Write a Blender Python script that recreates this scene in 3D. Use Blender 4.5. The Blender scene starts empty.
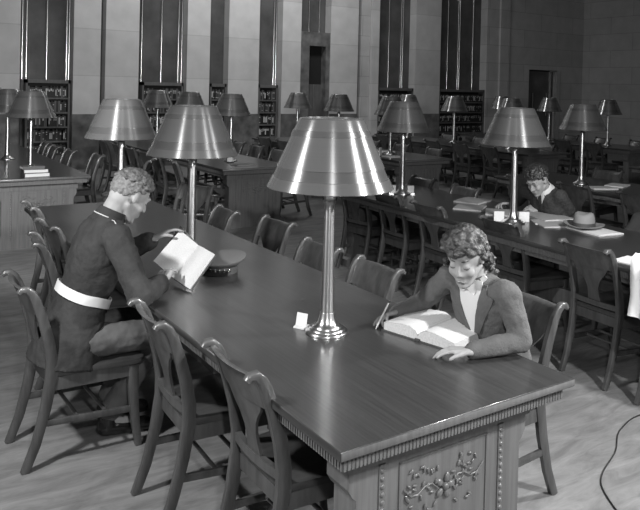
import bpy, bmesh, math, random
from mathutils import Vector as V, Matrix, Quaternion
random.seed(7)
sc = bpy.context.scene
COL = sc.collection
PI = math.pi

# ------------------------------------------------------------------ materials
def nt(name):
    m = bpy.data.materials.new(name); m.use_nodes = True
    t = m.node_tree; b = t.nodes['Principled BSDF']
    return m, t, b
def g(v, a=1): return (v, v, v, a)
def flat(name, v, rough=.5, metal=0, coat=0, spec=.5, bump=0, bscale=40, var=0, vscale=6):
    m, t, b = nt(name)
    b.inputs['Base Color'].default_value = g(v); b.inputs['Roughness'].default_value = rough
    b.inputs['Metallic'].default_value = metal; b.inputs['Coat Weight'].default_value = coat
    b.inputs['Coat Roughness'].default_value = .12
    b.inputs['Specular IOR Level'].default_value = spec
    if bump or var: tc = t.nodes.new('ShaderNodeTexCoord')
    if var:
        n = t.nodes.new('ShaderNodeTexNoise'); n.inputs['Scale'].default_value = vscale; n.inputs['Detail'].default_value = 5
        r = t.nodes.new('ShaderNodeValToRGB')
        r.color_ramp.elements[0].position = .3; r.color_ramp.elements[1].position = .7
        r.color_ramp.elements[0].color = g(v*(1-var)); r.color_ramp.elements[1].color = g(v*(1+var))
        t.links.new(tc.outputs['Object'], n.inputs['Vector']); t.links.new(n.outputs['Fac'], r.inputs['Fac'])
        t.links.new(r.outputs['Color'], b.inputs['Base Color'])
    if bump:
        n2 = t.nodes.new('ShaderNodeTexNoise'); n2.inputs['Scale'].default_value = bscale; n2.inputs['Detail'].default_value = 4
        bp = t.nodes.new('ShaderNodeBump'); bp.inputs['Strength'].default_value = bump; bp.inputs['Distance'].default_value = .01
        t.links.new(tc.outputs['Object'], n2.inputs['Vector']); t.links.new(n2.outputs['Fac'], bp.inputs['Height'])
        t.links.new(bp.outputs['Normal'], b.inputs['Normal'])
    return m
def wood(name, lo, hi, stretch, rough=.3, coat=.3, bump=.03, coat_rough=.15, spec=.5):
    m, t, b = nt(name)
    tc = t.nodes.new('ShaderNodeTexCoord'); mp = t.nodes.new('ShaderNodeMapping')
    mp.inputs['Scale'].default_value = stretch
    n = t.nodes.new('ShaderNodeTexNoise'); n.inputs['Scale'].default_value = 1; n.inputs['Detail'].default_value = 7; n.inputs['Roughness'].default_value = .65
    r = t.nodes.new('ShaderNodeValToRGB')
    r.color_ramp.elements[0].position = .32; r.color_ramp.elements[1].position = .68
    r.color_ramp.elements[0].color = g(lo); r.color_ramp.elements[1].color = g(hi)
    t.links.new(tc.outputs['Object'], mp.inputs['Vector']); t.links.new(mp.outputs['Vector'], n.inputs['Vector'])
    t.links.new(n.outputs['Fac'], r.inputs['Fac']); t.links.new(r.outputs['Color'], b.inputs['Base Color'])
    bp = t.nodes.new('ShaderNodeBump'); bp.inputs['Strength'].default_value = bump; bp.inputs['Distance'].default_value = .004
    t.links.new(n.outputs['Fac'], bp.inputs['Height']); t.links.new(bp.outputs['Normal'], b.inputs['Normal'])
    b.inputs['Roughness'].default_value = rough; b.inputs['Coat Weight'].default_value = coat
    b.inputs['Coat Roughness'].default_value = coat_rough; b.inputs['Specular IOR Level'].default_value = spec
    return m
def spun(name, v, rough, aniso, metal=1):
    m, t, b = nt(name)
    b.inputs['Metallic'].default_value = metal; b.inputs['Roughness'].default_value = rough
    b.inputs['Anisotropic'].default_value = aniso
    b.inputs['Anisotropic Rotation'].default_value = .25
    tg = t.nodes.new('ShaderNodeTangent'); tg.direction_type = 'RADIAL'; tg.axis = 'Z'
    t.links.new(tg.outputs['Tangent'], b.inputs['Tangent'])
    tc = t.nodes.new('ShaderNodeTexCoord'); mp = t.nodes.new('ShaderNodeMapping'); mp.inputs['Scale'].default_value = (.5, .5, 160)
    n = t.nodes.new('ShaderNodeTexNoise'); n.inputs['Scale'].default_value = 1; n.inputs['Detail'].default_value = 3
    r = t.nodes.new('ShaderNodeValToRGB'); r.color_ramp.elements[0].color = g(v*.82); r.color_ramp.elements[1].color = g(v*1.1)
    t.links.new(tc.outputs['Object'], mp.inputs['Vector']); t.links.new(mp.outputs['Vector'], n.inputs['Vector'])
    t.links.new(n.outputs['Fac'], r.inputs['Fac']); t.links.new(r.outputs['Color'], b.inputs['Base Color'])
    return m
def stone(name, v, axis, joint=.72, bw=1.05, bh=.47, var=.12):
    m, t, b = nt(name)
    tc = t.nodes.new('ShaderNodeTexCoord'); sx = t.nodes.new('ShaderNodeSeparateXYZ'); cx = t.nodes.new('ShaderNodeCombineXYZ')
    t.links.new(tc.outputs['Object'], sx.inputs['Vector'])
    t.links.new(sx.outputs[axis], cx.inputs['X']); t.links.new(sx.outputs['Z'], cx.inputs['Y'])
    br = t.nodes.new('ShaderNodeTexBrick'); br.inputs['Scale'].default_value = 1
    br.inputs['Brick Width'].default_value = bw; br.inputs['Row Height'].default_value = bh
    br.inputs['Mortar Size'].default_value = .008; br.inputs['Mortar Smooth'].default_value = .3
    br.inputs['Color1'].default_value = g(v); br.inputs['Color2'].default_value = g(v*(1-var)); br.inputs['Mortar'].default_value = g(v*joint)
    t.links.new(cx.outputs['Vector'], br.inputs['Vector'])
    n = t.nodes.new('ShaderNodeTexNoise'); n.inputs['Scale'].default_value = 3; n.inputs['Detail'].default_value = 6
    t.links.new(tc.outputs['Object'], n.inputs['Vector'])
    mx = t.nodes.new('ShaderNodeMix'); mx.data_type = 'RGBA'; mx.blend_type = 'MULTIPLY'; mx.inputs['Factor'].default_value = .35
    t.links.new(br.outputs['Color'], mx.inputs['A']); t.links.new(n.outputs['Fac'], mx.inputs['B'])
    t.links.new(mx.outputs['Result'], b.inputs['Base Color']); b.inputs['Roughness'].default_value = .6
    return m
def floor_mat():
    m, t, b = nt('floor_cork')
    tc = t.nodes.new('ShaderNodeTexCoord'); mp = t.nodes.new('ShaderNodeMapping')
    mp.inputs['Scale'].default_value = (2.2, 9, 1); mp.inputs['Rotation'].default_value = (0, 0, .15)
    n = t.nodes.new('ShaderNodeTexNoise'); n.inputs['Scale'].default_value = 1.3; n.inputs['Detail'].default_value = 9; n.inputs['Roughness'].default_value = .7; n.inputs['Distortion'].default_value = .8
    r = t.nodes.new('ShaderNodeValToRGB'); r.color_ramp.elements[0].position = .3; r.color_ramp.elements[1].position = .72
    r.color_ramp.elements[0].color = g(.12); r.color_ramp.elements[1].color = g(.29)
    t.links.new(tc.outputs['Object'], mp.inputs['Vector']); t.links.new(mp.outputs['Vector'], n.inputs['Vector'])
    t.links.new(n.outputs['Fac'], r.inputs['Fac']); t.links.new(r.outputs['Color'], b.inputs['Base Color'])
    b.inputs['Roughness'].default_value = .45
    return m
def print_page(name, v, ink):
    """printed page: rows of fine grey text lines across local X, as bands along local Y"""
    m, t, b = nt(name)
    tc = t.nodes.new('ShaderNodeTexCoord'); mp = t.nodes.new('ShaderNodeMapping'); mp.inputs['Scale'].default_value = (1, 150, 1)
    w = t.nodes.new('ShaderNodeTexWave'); w.bands_direction = 'Y'; w.inputs['Scale'].default_value = .33; w.inputs['Distortion'].default_value = 0
    mp.inputs['Scale'].default_value = (1, 190, 1)
    n = t.nodes.new('ShaderNodeTexNoise'); n.inputs['Scale'].default_value = 160
    mu = t.nodes.new('ShaderNodeMath'); mu.operation = 'MULTIPLY'
    r = t.nodes.new('ShaderNodeValToRGB'); r.color_ramp.elements[0].position = .25; r.color_ramp.elements[1].position = .6
    r.color_ramp.elements[0].color = g(v); r.color_ramp.elements[1].color = g(ink)
    t.links.new(tc.outputs['Object'], mp.inputs['Vector']); t.links.new(mp.outputs['Vector'], w.inputs['Vector'])
    t.links.new(tc.outputs['Object'], n.inputs['Vector'])
    t.links.new(w.outputs['Fac'], mu.inputs[0]); t.links.new(n.outputs['Fac'], mu.inputs[1])
    t.links.new(mu.outputs['Value'], r.inputs['Fac']); t.links.new(r.outputs['Color'], b.inputs['Base Color'])
    b.inputs['Roughness'].default_value = .7
    return m

M = dict(
    top=wood('table_top_wood', .022, .046, (120, 1.6, 20), rough=.36, coat=.5, bump=.01, coat_rough=.17),
    table=wood('table_wood', .10, .155, (60, 60, 3), rough=.4, coat=.15),
    chair=wood('chair_wood', .04, .085, (26, 26, 4), rough=.36, coat=.35),
    seat=wood('chair_seat_wood', .03, .06, (26, 5, 20), rough=.36, coat=.3),
    shade=spun('spun_aluminium', .33, .23, .86, .78),
    shade_b=spun('spun_aluminium_band', .26, .25, .84, .78),
    shade_in=flat('shade_lining', .55, .5),
    stem=spun('satin_metal', .66, .30, .55),
    chrome=flat('chrome', .75, .22, 1),
    stone=stone('pale_stone', .62, 'X', bw=40, bh=.95),
    ashlar=stone('ashlar_stone', .55, 'X', bw=1.5, bh=.52, joint=.6),
    ashlar_y=stone('ashlar_stone_side', .5, 'Y', bw=1.5, bh=.52, joint=.6),
    plain=flat('plaster', .16, .8),
    marble=flat('dark_marble', .13, .3, var=.45, vscale=5),
    floor=floor_mat(),
    dark=flat('dark_glass', .085, .25, var=.3, vscale=2),
    case=wood('bookcase_wood', .08, .12, (20, 20, 3), rough=.5, coat=0),
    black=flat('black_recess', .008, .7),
    skin=flat('skin_pale', .32, .6, var=.06, vscale=20, spec=.25),
    skin_w=flat('skin_tan', .30, .6, var=.06, vscale=20, spec=.25),
    uniform=flat('uniform_cloth', .036, .85, bump=.25, bscale=90, var=.18, vscale=14, spec=.25),
    trousers=flat('trouser_cloth', .10, .7, bump=.3, bscale=40, var=.1, spec=.3),
    piping=flat('pale_piping', .45, .7),
    belt=flat('white_belt', .7, .5),
    suit=flat('grey_suit_cloth', .105, .9, bump=.3, bscale=120, var=.12, vscale=25, spec=.2),
    suit_d=flat('dark_suit_cloth', .045, .9, bump=.3, bscale=120, var=.3, vscale=60, spec=.2),
    blouse=flat('white_blouse', .6, .7),
    tie=flat('dark_tie', .03, .7),
    hair_f=flat('fair_hair', .11, .5, bump=.6, bscale=120, var=.5, vscale=60),
    hair_c=flat('cropped_fair_hair', .16, .6, bump=.5, bscale=200, var=.35, vscale=80),
    hair_d=flat('dark_hair', .035, .35, bump=.6, bscale=110, var=.6, vscale=70),
    hair_w=flat('wavy_dark_hair', .048, .38, bump=.7, bscale=140, var=.6, vscale=60),
    ink=flat('dark_line', .02, .6),
    lips=flat('lips', .17, .4),
    shoe=flat('black_leather', .012, .2),
    paper=flat('white_paper', .68, .8),
    page=print_page('printed_page', .60, .46),
    pagew=print_page('open_page', .66, .54),
    edge=flat('page_edges', .55, .8, var=.12, vscale=120),
    cover=flat('book_cover', .06, .5),
    greyp=flat('grey_paper', .36, .8, var=.06),
    felt=flat('grey_felt', .22, .95, bump=.2, bscale=150),
    band=flat('hat_band', .06, .6),
    capcloth=flat('cap_cloth', .125, .8),
    patent=flat('patent_leather', .01, .08, coat=1),
    coat=flat('dark_coat', .028, .9, bump=.4, bscale=30),
    pale=flat('pale_cloth', .78, .9, bump=.3, bscale=30),
    cord=flat('black_cord', .03, .5),
    spineA=flat('book_spine_dark', .018, .5), spineB=flat('book_spine_mid', .05, .5), spineC=flat('book_spine_grey', .10, .5),
    title=flat('spine_title', .5, .5),
    gold=flat('brass_button', .7, .25, 1),
)

# ------------------------------------------------------------------ mesh builder
class MB:
    def __init__(s): s.v = []; s.f = []; s.mi = []
    def add(s, verts, faces, mi=0):
        o = len(s.v); s.v += [tuple(p) for p in verts]
        s.f += [tuple(i+o for i in f) for f in faces]; s.mi += [mi]*len(faces); return s
    def box(s, lo, hi, mi=0, mat=None):
        x0, y0, z0 = lo; x1, y1, z1 = hi
        vs = [V(p) for p in ((x0,y0,z0),(x1,y0,z0),(x1,y1,z0),(x0,y1,z0),(x0,y0,z1),(x1,y0,z1),(x1,y1,z1),(x0,y1,z1))]
        if mat is not None: vs = [mat @ p for p in vs]
        return s.add(vs, [(0,3,2,1),(4,5,6,7),(0,1,5,4),(1,2,6,5),(2,3,7,6),(3,0,4,7)], mi)
    def loft(s, rings, mi=0, caps=True, close=True):
        n = len(rings[0]); o = []
        for r in rings: o += list(r)
        fs = []
        for i in range(len(rings)-1):
            for j in range(n if close else n-1):
                k = (j+1) % n; fs.append((i*n+j, i*n+k, (i+1)*n+k, (i+1)*n+j))
        if caps: fs.append(tuple(range(n))[::-1]); fs.append(tuple((len(rings)-1)*n+j for j in range(n)))
        return s.add(o, fs, mi)
    def tube(s, pts, rad, n=10, mi=0):
        pts = [V(p) for p in pts]
        if not hasattr(rad, '__len__'): rad = [rad]*len(pts)
        rings = []; up = None
        for i, p in enumerate(pts):
            d = (pts[min(i+1, len(pts)-1)]-pts[max(i-1, 0)]).normalized()
            if up is None: up = d.orthogonal().normalized()
            up = (up - d*up.dot(d)).normalized(); w = d.cross(up)
            rings.append([p+(up*math.cos(a)+w*math.sin(a))*rad[i] for a in (2*PI*j/n for j in range(n))])
        return s.loft(rings, mi)
    def sweep(s, pts, side, w, d, mi=0):
        """rectangular section along pts; side = constant width direction; w half-widths, d half-depths per point"""
        pts = [V(p) for p in pts]; side = V(side).normalized(); rings = []
        for i, p in enumerate(pts):
            t = (pts[min(i+1, len(pts)-1)]-pts[max(i-1, 0)]).normalized()
            n = t.cross(side).normalized()
            a, b = (w[i] if hasattr(w, '__len__') else w), (d[i] if hasattr(d, '__len__') else d)
            c = .3
            rings.append([p+side*x*a+n*y*b for x, y in ((1,1-c),(1-c,1),(-1+c,1),(-1,1-c),(-1,-1+c),(-1+c,-1),(1-c,-1),(1,-1+c))])
        return s.loft(rings, mi)
    def lathe(s, prof, n=32, c=(0,0,0), mi=0):
        c = V(c); rings = [[c+V((r*math.cos(2*PI*j/n), r*math.sin(2*PI*j/n), z)) for j in range(n)] for r, z in prof]
        return s.loft(rings, mi, caps=True)
    def prism(s, outline, fn, t0, t1, mi=0):
        """outline 2-D polygon; fn(u,v,t)->point"""
        n = len(outline)
        vs = [fn(u, v, t0) for u, v in outline]+[fn(u, v, t1) for u, v in outline]
        fs = [tuple(range(n))[::-1], tuple(range(n, 2*n))]+[(i, (i+1) % n, n+(i+1) % n, n+i) for i in range(n)]
        return s.add(vs, fs, mi)
    def ell(s, c, r, rot=None, nu=14, nv=8, mi=0):
        c = V(c); rot = rot or Matrix.Identity(3); vs = []; fs = []
        vs.append(c+rot @ V((0,0,-r[2])))
        for i in range(1, nv):
            a = -PI/2+PI*i/nv
            for j in range(nu):
                b = 2*PI*j/nu
                vs.append(c+rot @ V((r[0]*math.cos(a)*math.cos(b), r[1]*math.cos(a)*math.sin(b), r[2]*math.sin(a))))
        vs.append(c+rot @ V((0,0,r[2]))); L = len(vs)-1
        for j in range(nu):
            k = (j+1) % nu; fs.append((0, 1+k, 1+j)); fs.append((L, 1+(nv-2)*nu+j, 1+(nv-2)*nu+k))
            for i in range(nv-2):
                fs.append((1+i*nu+j, 1+i*nu+k, 1+(i+1)*nu+k, 1+(i+1)*nu+j))
        return s.add(vs, fs, mi)
    def cap(s, p, q, r1, r2, n=12):
        """tapered capsule"""
        p, q = V(p), V(q); d = (q-p); L = d.length
        if L < 1e-5: return s.ell(p, (r1, r1, r1))
        d /= L; u = d.orthogonal().normalized(); w = d.cross(u); rings = []
        def ring(c, r): return [c+(u*math.cos(2*PI*j/n)+w*math.sin(2*PI*j/n))*max(r, 1e-4) for j in range(n)]
        for a in (-.98, -.8, -.45): rings.append(ring(p+d*r1*a, r1*math.sqrt(1-a*a)))
        rings += [ring(p, r1), ring(q, r2)]
        for a in (.45, .8, .98): rings.append(ring(q+d*r2*a, r2*math.sqrt(1-a*a)))
        return s.loft(rings)
    def mesh(s, name, mats, smooth=False):
        me = bpy.data.meshes.new(name); me.from_pydata(s.v, [], s.f)
        for m in (mats if isinstance(mats, (list, tuple)) else [mats]): me.materials.append(m)
        me.polygons.foreach_set('material_index', s.mi)
        me.update()
        bm = bmesh.new(); bm.from_mesh(me); bmesh.ops.recalc_face_normals(bm, faces=bm.faces); bm.to_mesh(me); bm.free()
        if smooth:
            for p in me.polygons: p.use_smooth = True
            me.set_sharp_from_angle(angle=math.radians(smooth if smooth is not True else 40))
        return me
    def build(s, name, mats, parent=None, smooth=False):
        o = bpy.data.objects.new(name, s.mesh(name, mats, smooth)); COL.objects.link(o)
        if parent: o.parent = parent
        return o

def bevel(o, w=.004, seg=2):
    me = o.data; bm = bmesh.new(); bm.from_mesh(me)
    es = [e for e in bm.edges if len(e.link_faces) == 2 and e.calc_face_angle(0) > .6]
    bmesh.ops.bevel(bm, geom=es, offset=w, segments=seg, affect='EDGES', profile=.6); bm.to_mesh(me); bm.free()
    for p in me.polygons: p.use_smooth = True
    me.set_sharp_from_angle(angle=math.radians(45)); return o

def thing(name, label, cat, loc=(0,0,0), rz=0, group=None):
    o = bpy.data.objects.new(name, None); COL.objects.link(o); o.empty_display_size = .1
    o.location = loc; o.rotation_euler = (0, 0, rz); tag(o, label, cat, group); return o
def tag(o, label, cat, group=None, kind=None):
    if label: o['label'] = label
    if cat: o['category'] = cat
    if group: o['group'] = group
    if kind: o['kind'] = kind
    return o
def struct(o, parent=None):
    o['kind'] = 'structure'; return o
def kids(o): return [c for c in bpy.data.objects if c.parent == o]
_KC = {}
def copy_tree(o, parent=None):
    c = o.copy(); COL.objects.link(c)
    if parent: c.parent = parent
    if o.name not in _KC: _KC[o.name] = [k.name for k in kids(o)]
    for n in _KC[o.name]: copy_tree(bpy.data.objects[n], c)
    return c
def relabel(o, label, loc, rz, group):
    o.location = loc; o.rotation_euler = (0, 0, rz); o['label'] = label
    if group: o['group'] = group
    elif 'group' in o: del o['group']
    return o

def fuse(name, mb, mat, parent=None, voxel=.006, smooth=6, deform=None, noise=0, nscale=.06):
    me = bpy.data.meshes.new(name); me.from_pydata(mb.v, [], mb.f)
    bm = bmesh.new(); bm.from_mesh(me); bmesh.ops.recalc_face_normals(bm, faces=bm.faces); bm.to_mesh(me); bm.free()
    o = bpy.data.objects.new(name, me); COL.objects.link(o)
    r = o.modifiers.new('r', 'REMESH'); r.mode = 'VOXEL'; r.voxel_size = voxel
    if smooth:
        sm = o.modifiers.new('s', 'SMOOTH'); sm.factor = .5; sm.iterations = smooth
    if noise:
        tx = bpy.data.textures.new(name+'_tex', 'CLOUDS'); tx.noise_scale = nscale; tx.noise_depth = 2
        d = o.modifiers.new('d', 'DISPLACE'); d.texture = tx; d.strength = noise; d.mid_level = .5; d.texture_coords = 'LOCAL'
    dg = bpy.context.evaluated_depsgraph_get(); dg.update()
    m2 = bpy.data.meshes.new_from_object(o.evaluated_get(dg))
    o.modifiers.clear(); o.data = m2; m2.name = name
    if deform:
        for v in m2.vertices: v.co = deform(v.co.copy())
    m2.materials.clear(); m2.materials.append(mat)
    for p in m2.polygons: p.use_smooth = True
    m2.update()
    if parent: o.parent = parent
    return o

# ------------------------------------------------------------------ room shell
YW, XR, XL, YF, HC = 13.0, 18.55, -4.5, -6.0, 7.0
def quad_box(name, lo, hi, mat): return struct(MB().box(lo, hi).build(name, mat))
quad_box('floor', (XL, YF, -.1), (XR, YW+.6, 0), M['floor'])
quad_box('ceiling', (XL, YF, HC), (XR, YW+.6, HC+.1), M['plain'])
quad_box('wall_left', (XL-.2, YF, 0), (XL, YW+.6, HC), M['plain'])
quad_box('wall_right', (XR, YF, 0), (XR+.2, YW+.6, HC), M['ashlar_y'])
quad_box('wall_front', (XL, YF-.2, 0), (XR, YF, HC), M['plain'])
REC = .32
quad_box('wall_back', (XL, YW+REC, 0), (XR, YW+.6, HC), M['plain'])
pil = [(-4.5, -3.0), (-1.9, -.6), (.3, 1.5), (2.5, 3.04), (3.14, 3.84), (4.92, 5.46), (5.92, 6.70), (7.32, 7.84), (8.70, 9.54), (10.0, 10.22), (11.46, 12.36)]
for i, (a, b_) in enumerate(pil):
    quad_box('wall_pilaster_%d' % (i+1), (a, YW, 0), (b_, YW+REC, HC), M['stone'])
    if i not in (9,): quad_box('trim_%d' % (i+1), (a, YW-.012, 0), (b_, YW, 1.12), M['marble'])
# ashlar wall beyond the bays, with the open door cut out of it
dx0, dx1, dz = 16.0, 17.3, 2.46
mb = MB().box((14.16, YW, 0), (dx0, YW+REC, HC)).box((dx1, YW, 0), (XR, YW+REC, HC)).box((dx0, YW, dz), (dx1, YW+REC, HC)).box((14.66, YW-.06, 0), (15.04, YW, HC))
struct(mb.build('wall_ashlar', M['ashlar']))
# door 2: dark open doorway with a leaf edge and pulls
d2 = struct(MB().box((dx0, YW+REC-.05, 0), (dx1, YW+REC-.002, dz)).build('door_2', M['black']))
MB().box((dx1-.05, YW-.03, 0), (dx1+.1, YW+.05, dz)).build('door_frame', M['stem'], d2)
MB().box((dx0+.04, YW+.12, 0), (dx1-.06, YW+.16, dz-.04)).build('door_leaf', M['dark'], d2)
mb = MB()
for hx in (dx0+.3, dx0+.92): mb.tube([(hx, YW+.09, 1.05), (hx, YW+.09, 1.75)], .016, 8)
mb.build('door_handle', M['chrome'], d2)
# door 1: marble portal with dark transom and door leaf
d1 = struct(MB().box((7.84, YW+.02, 0), (8.10, YW+REC, 3.12)).box((8.58, YW+.02, 0), (8.70, YW+REC, 3.12)).box((8.10, YW+.02, 2.78), (8.58, YW+REC, 3.12)).build('door_1', M['marble']))
MB().box((8.10, YW+.22, 1.84), (8.58, YW+.26, 2.78)).build('transom', M['black'], d1)
MB().box((8.10, YW+.2, 0), (8.58, YW+.24, 1.84)).build('door_leaf', M['case'], d1)
mb = MB()
for x in (8.10, 8.34, 8.58): mb.box((x-.012, YW+.18, 0), (x+.012, YW+.2, 1.84))
mb.build('door_stile', M['table'], d1)
# tall dark windows over the bookcases: (x0, x1, rods)
bays = [(-3.0, -1.9, []), (-.6, .3, []), (1.5, 2.5, [1.58, 1.66, 2.04, 2.42, 2.47]), (3.04, 3.14, [3.09]), (3.84, 4.92, [3.9, 3.98, 4.42, 4.81, 4.89]), (5.46, 5.92, [5.48, 5.53]), (6.70, 7.32, [6.82, 7.22, 7.28]),
        (7.84, 8.70, [7.95, 8.2, 8.5]), (9.54, 10.0, []), (10.22, 11.46, [10.26, 10.32, 10.72, 11.14, 11.20]), (12.36, 14.16, [12.84, 13.24, 13.30, 13.82])]
for i, (a, b_, rods) in enumerate(bays):
    z0 = 3.12 if i == 7 else (0 if i in (3, 8) else 1.80)
    w = struct(MB().box((a, YW+REC-.06, z0), (b_, YW+REC-.002, HC)).build('window_%d' % (i+1), M['dark']))
    if rods:
        mb = MB()
        for x in rods: mb.tube([(x, YW+REC-.085, z0), (x, YW+REC-.085, HC)], .017, 12)
        mb.build('mullion', M['chrome'], w, 60)
    if i == 8: struct(MB().box((9.70, YW+.1, 0), (9.99, YW+REC-.061, HC)).build('wall_pilaster_return', M['ashlar']))

# ------------------------------------------------------------------ bookcases and books
def book_mesh(w, h, mat, style):
    mb = MB().box((-w/2, -.17, 0), (w/2, 0, h))
    y = -.1705
    bands = [[(.60, .80)], [(.7, .78), (.16, .22)], [(.55, .62), (.72, .82)], [(.2, .8)], []][style]
    for a, b2 in bands: mb.add([(-w*.38, y, h*a), (w*.38, y, h*a), (w*.38, y, h*b2), (-w*.38, y, h*b2)], [(0, 1, 2, 3)], 1)
    return mb.mesh('book', [mat, M['title']])
BM = []
for w in (.024, .03, .036):
    for h in (.20, .225):
        for mname, st in (('spineA', 0), ('spineB', 1), ('spineA', 2), ('spineC', 4), ('spineA', 4), ('spineA', 3)):
            BM.append((w, book_mesh(w, h, M[mname], st)))
ordinal = {4: 'top', 3: 'second highest', 2: 'middle', 1: 'second lowest', 0: 'bottom'}
SP = .292
def bookcase(a, b_, label, where, individual):
    t = thing('bookcase', label, 'bookcase', (a, YW+.03, 0))
    W = b_-a; mb = MB().box((0, 0, 0), (.04, .22, 1.80)).box((W-.04, 0, 0), (W, .22, 1.80)).box((0, 0, 1.73), (W, .22, 1.80)).box((0, 0, 0), (W, .22, .30))
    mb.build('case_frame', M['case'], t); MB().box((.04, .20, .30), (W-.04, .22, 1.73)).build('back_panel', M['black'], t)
    out = []
    for k in range(5):
        z = .30+k*(SP-.006)
        if k: MB().box((.04, .005, z-.03), (W-.04, .20, z)).build('shelf', M['case'], t)
        x = .045
        while True:
            w, me = random.choice(BM)
            if x+w > W-.045: break
            if random.random() < .03: x += .03; continue
            if individual(k):
                o = bpy.data.objects.new('book', me); COL.objects.link(o); o.location = (a+x+w/2, YW+.22, z)
                tag(o, 'dark book on the %s shelf of the %s' % (ordinal[k], where), 'book', '%s shelf of the %s' % (ordinal[k], where))
            else: out.append((a+x+w/2, z, me))
            x += w+.002
    return out
rest = []
rest += bookcase(1.62, 2.46, 'tall bookcase in the bay behind the small table with three stacked books', 'bookcase behind the three book stack', lambda k: k > 0)
rest += bookcase(3.94, 4.86, 'wall bookcase half hidden by the second and third big lamps', 'bookcase behind the two left lampshades', lambda k: k > 1)
rest += bookcase(5.50, 5.90, 'narrow bookcase directly above the second big lampshade', 'narrow bookcase over the second lampshade', lambda k: k > 1)
rest += bookcase(6.72, 7.24, 'narrow wall bookcase between two pale pilasters beside the dark doorway', 'narrow bookcase beside the marble doorway', lambda k: k > 0)
rest += bookcase(10.24, 11.44, 'wall bookcase behind the tall dark lampshade of the far table', 'bookcase behind the dim lampshade', lambda k: False)
rest += bookcase(12.38, 14.14, 'widest wall bookcase, in the dim bay beside the ashlar wall', 'dim bookcase beside the ashlar wall', lambda k: False)
mb = MB()
for x, z, me in rest:
    mb.add([V(v.co)+V((x, YW+.22, z)) for v in me.vertices], [tuple(p.vertices) for p in me.polygons])
    mb.mi[-len(me.polygons):] = [(0 if p.material_index == 0 else 1) for p in me.polygons]
o = mb.build('shelved_books', [M['spineA'], M['title']]); tag(o, 'rows of small dark books in the dim far bookcases', 'books', None, 'stuff')

# ------------------------------------------------------------------ reading tables
W, L, TH = 1.04, 4.48, .76
def make_table():
    t = thing('reading_table', 'x', 'table')
    o = MB().box((0, 0, TH-.03), (W, L, TH)).build('tabletop', [M['top'], M['table']], t)
    for p in o.data.polygons: p.material_index = 1 if abs(p.normal.y) > .5 else 0  # end edges get the lighter wood: the light they face, put into colour
    bevel(o, .003, 1)
    mb = MB(); i0 = .03; z0, z1 = TH-.075, TH-.03
    mb.box((i0+.001, i0+.001, z0), (W-i0-.001, L-i0-.001, z1))
    p = .0145; n = int((W-2*i0)/p)
    for k in range(n):
        x = i0+(k+.22)*((W-2*i0)/n); q = .0085
        mb.box((x, i0-.0018, z0-.003), (x+q, i0+.007, z1-.008)); mb.box((x, L-i0-.007, z0-.003), (x+q, L-i0+.0018, z1-.008))
    n = int((L-2*i0)/p)
    for k in range(n):
        y = i0+(k+.22)*((L-2*i0)/n); q = .0085
        mb.box((i0-.0018, y, z0-.003), (i0+.007, y+q, z1-.008)); mb.box((W-i0-.007, y, z0-.003), (W-i0+.0018, y+q, z1-.008))
    mb.build('fluted_apron', M['table'], t)
    f = .11
    MB().box((f, f, TH-.145), (W-f, f+.10, z0)).box((f, L-f-.10, TH-.145), (W-f, L-f, z0)).box((f, f+.10, TH-.13), (f+.05, L-f-.10, z0)).box((W-f-.05, f+.10, TH-.13), (W-f, L-f-.10, z0)).build('rail_frame', M['table'], t)
    zt = TH-.145
    half = [(.44, 0), (.44, .07), (.40, .085), (.375, .11), (.365, .16), (.37, .30), (.37, zt-.10), (.385, zt-.085), (.40, zt-.06), (.40, zt)]
    outl = [(W/2+x, z) for x, z in half]+[(W/2-x, z) for x, z in half[::-1]]
    for s in (0, 1):
        fn = (lambda u, v, tt: (u, f+.012+tt, v)) if s == 0 else (lambda u, v, tt: (u, L-f-.012-tt, v))
        pd = MB().prism(outl, fn, 0, .12).build('pedestal', M['table'], t)
        sg = -1 if s == 0 else 1; yf = (f+.012) if s == 0 else (L-f-.012)
        for sx in (-.27, .27):
            mb = MB(); x = W/2+sx
            mb.box((x-.013, min(yf, yf+sg*.004), .09), (x+.013, max(yf, yf+sg*.004), zt-.01))
            for k in range(20): mb.ell((x, yf+sg*.004, .10+k*.0255), (.010, .006, .009), None, 8, 5)
            mb.build('beaded_strip', M['table'], pd, True)
        mb = MB(); zc = .46
        for a, b2, c, d in ((-.20, .20, .585, .59), (-.20, .20, .16, .165), (-.20, -.195, .16, .59), (.195, .20, .16, .59)):
            mb.box((W/2+a, min(yf, yf+sg*.004), c), (W/2+b2, max(yf, yf+sg*.004), d))
        mb.build('panel_moulding', M['table'], pd)
        rnd = random.Random(3); mb = MB()
        for k in range(5):
            a = k*2*PI/5; mb.ell((W/2+.028*math.cos(a), yf+sg*.005, zc+.028*math.sin(a)), (.018, .007, .012), Matrix.Rotation(-a, 3, 'Y'), 8, 5)
        mb.ell((W/2, yf+sg*.006, zc), (.014, .014, .014), None, 8, 5)
        for sx in (-1, 1):
            pts = [V((W/2+sx*(.03+.03*k), yf+sg*.004, zc+.02*math.sin(k*1.3)+.006*k)) for k in range(6)]
            mb.tube(pts, .003, 6)
            for k in range(30):
                a = rnd.uniform(0, 2*PI); x = rnd.uniform(.03, .17); z = rnd.uniform(-.07, .09)
                mb.ell((W/2+sx*x, yf+sg*.004, zc+z), (.011, .0045, .005), Matrix.Rotation(a, 3, 'Y'), 8, 5)
        mb.build('floral_carving', M['table'], pd, True)
    MB().box((W/2-.03, f+.13, .22), (W/2+.03, L-f-.13, .34)).build('stretcher', M['table'], t)
    return t
table0 = make_table()
tables = {}
def place_table(key, label, x, y, rz=0, group=None):
    o = table0 if not tables else copy_tree(table0)
    tables[key] = relabel(o, label, (x, y, 0), rz, group); return o
RZ2 = math.radians(-3.2)
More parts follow.
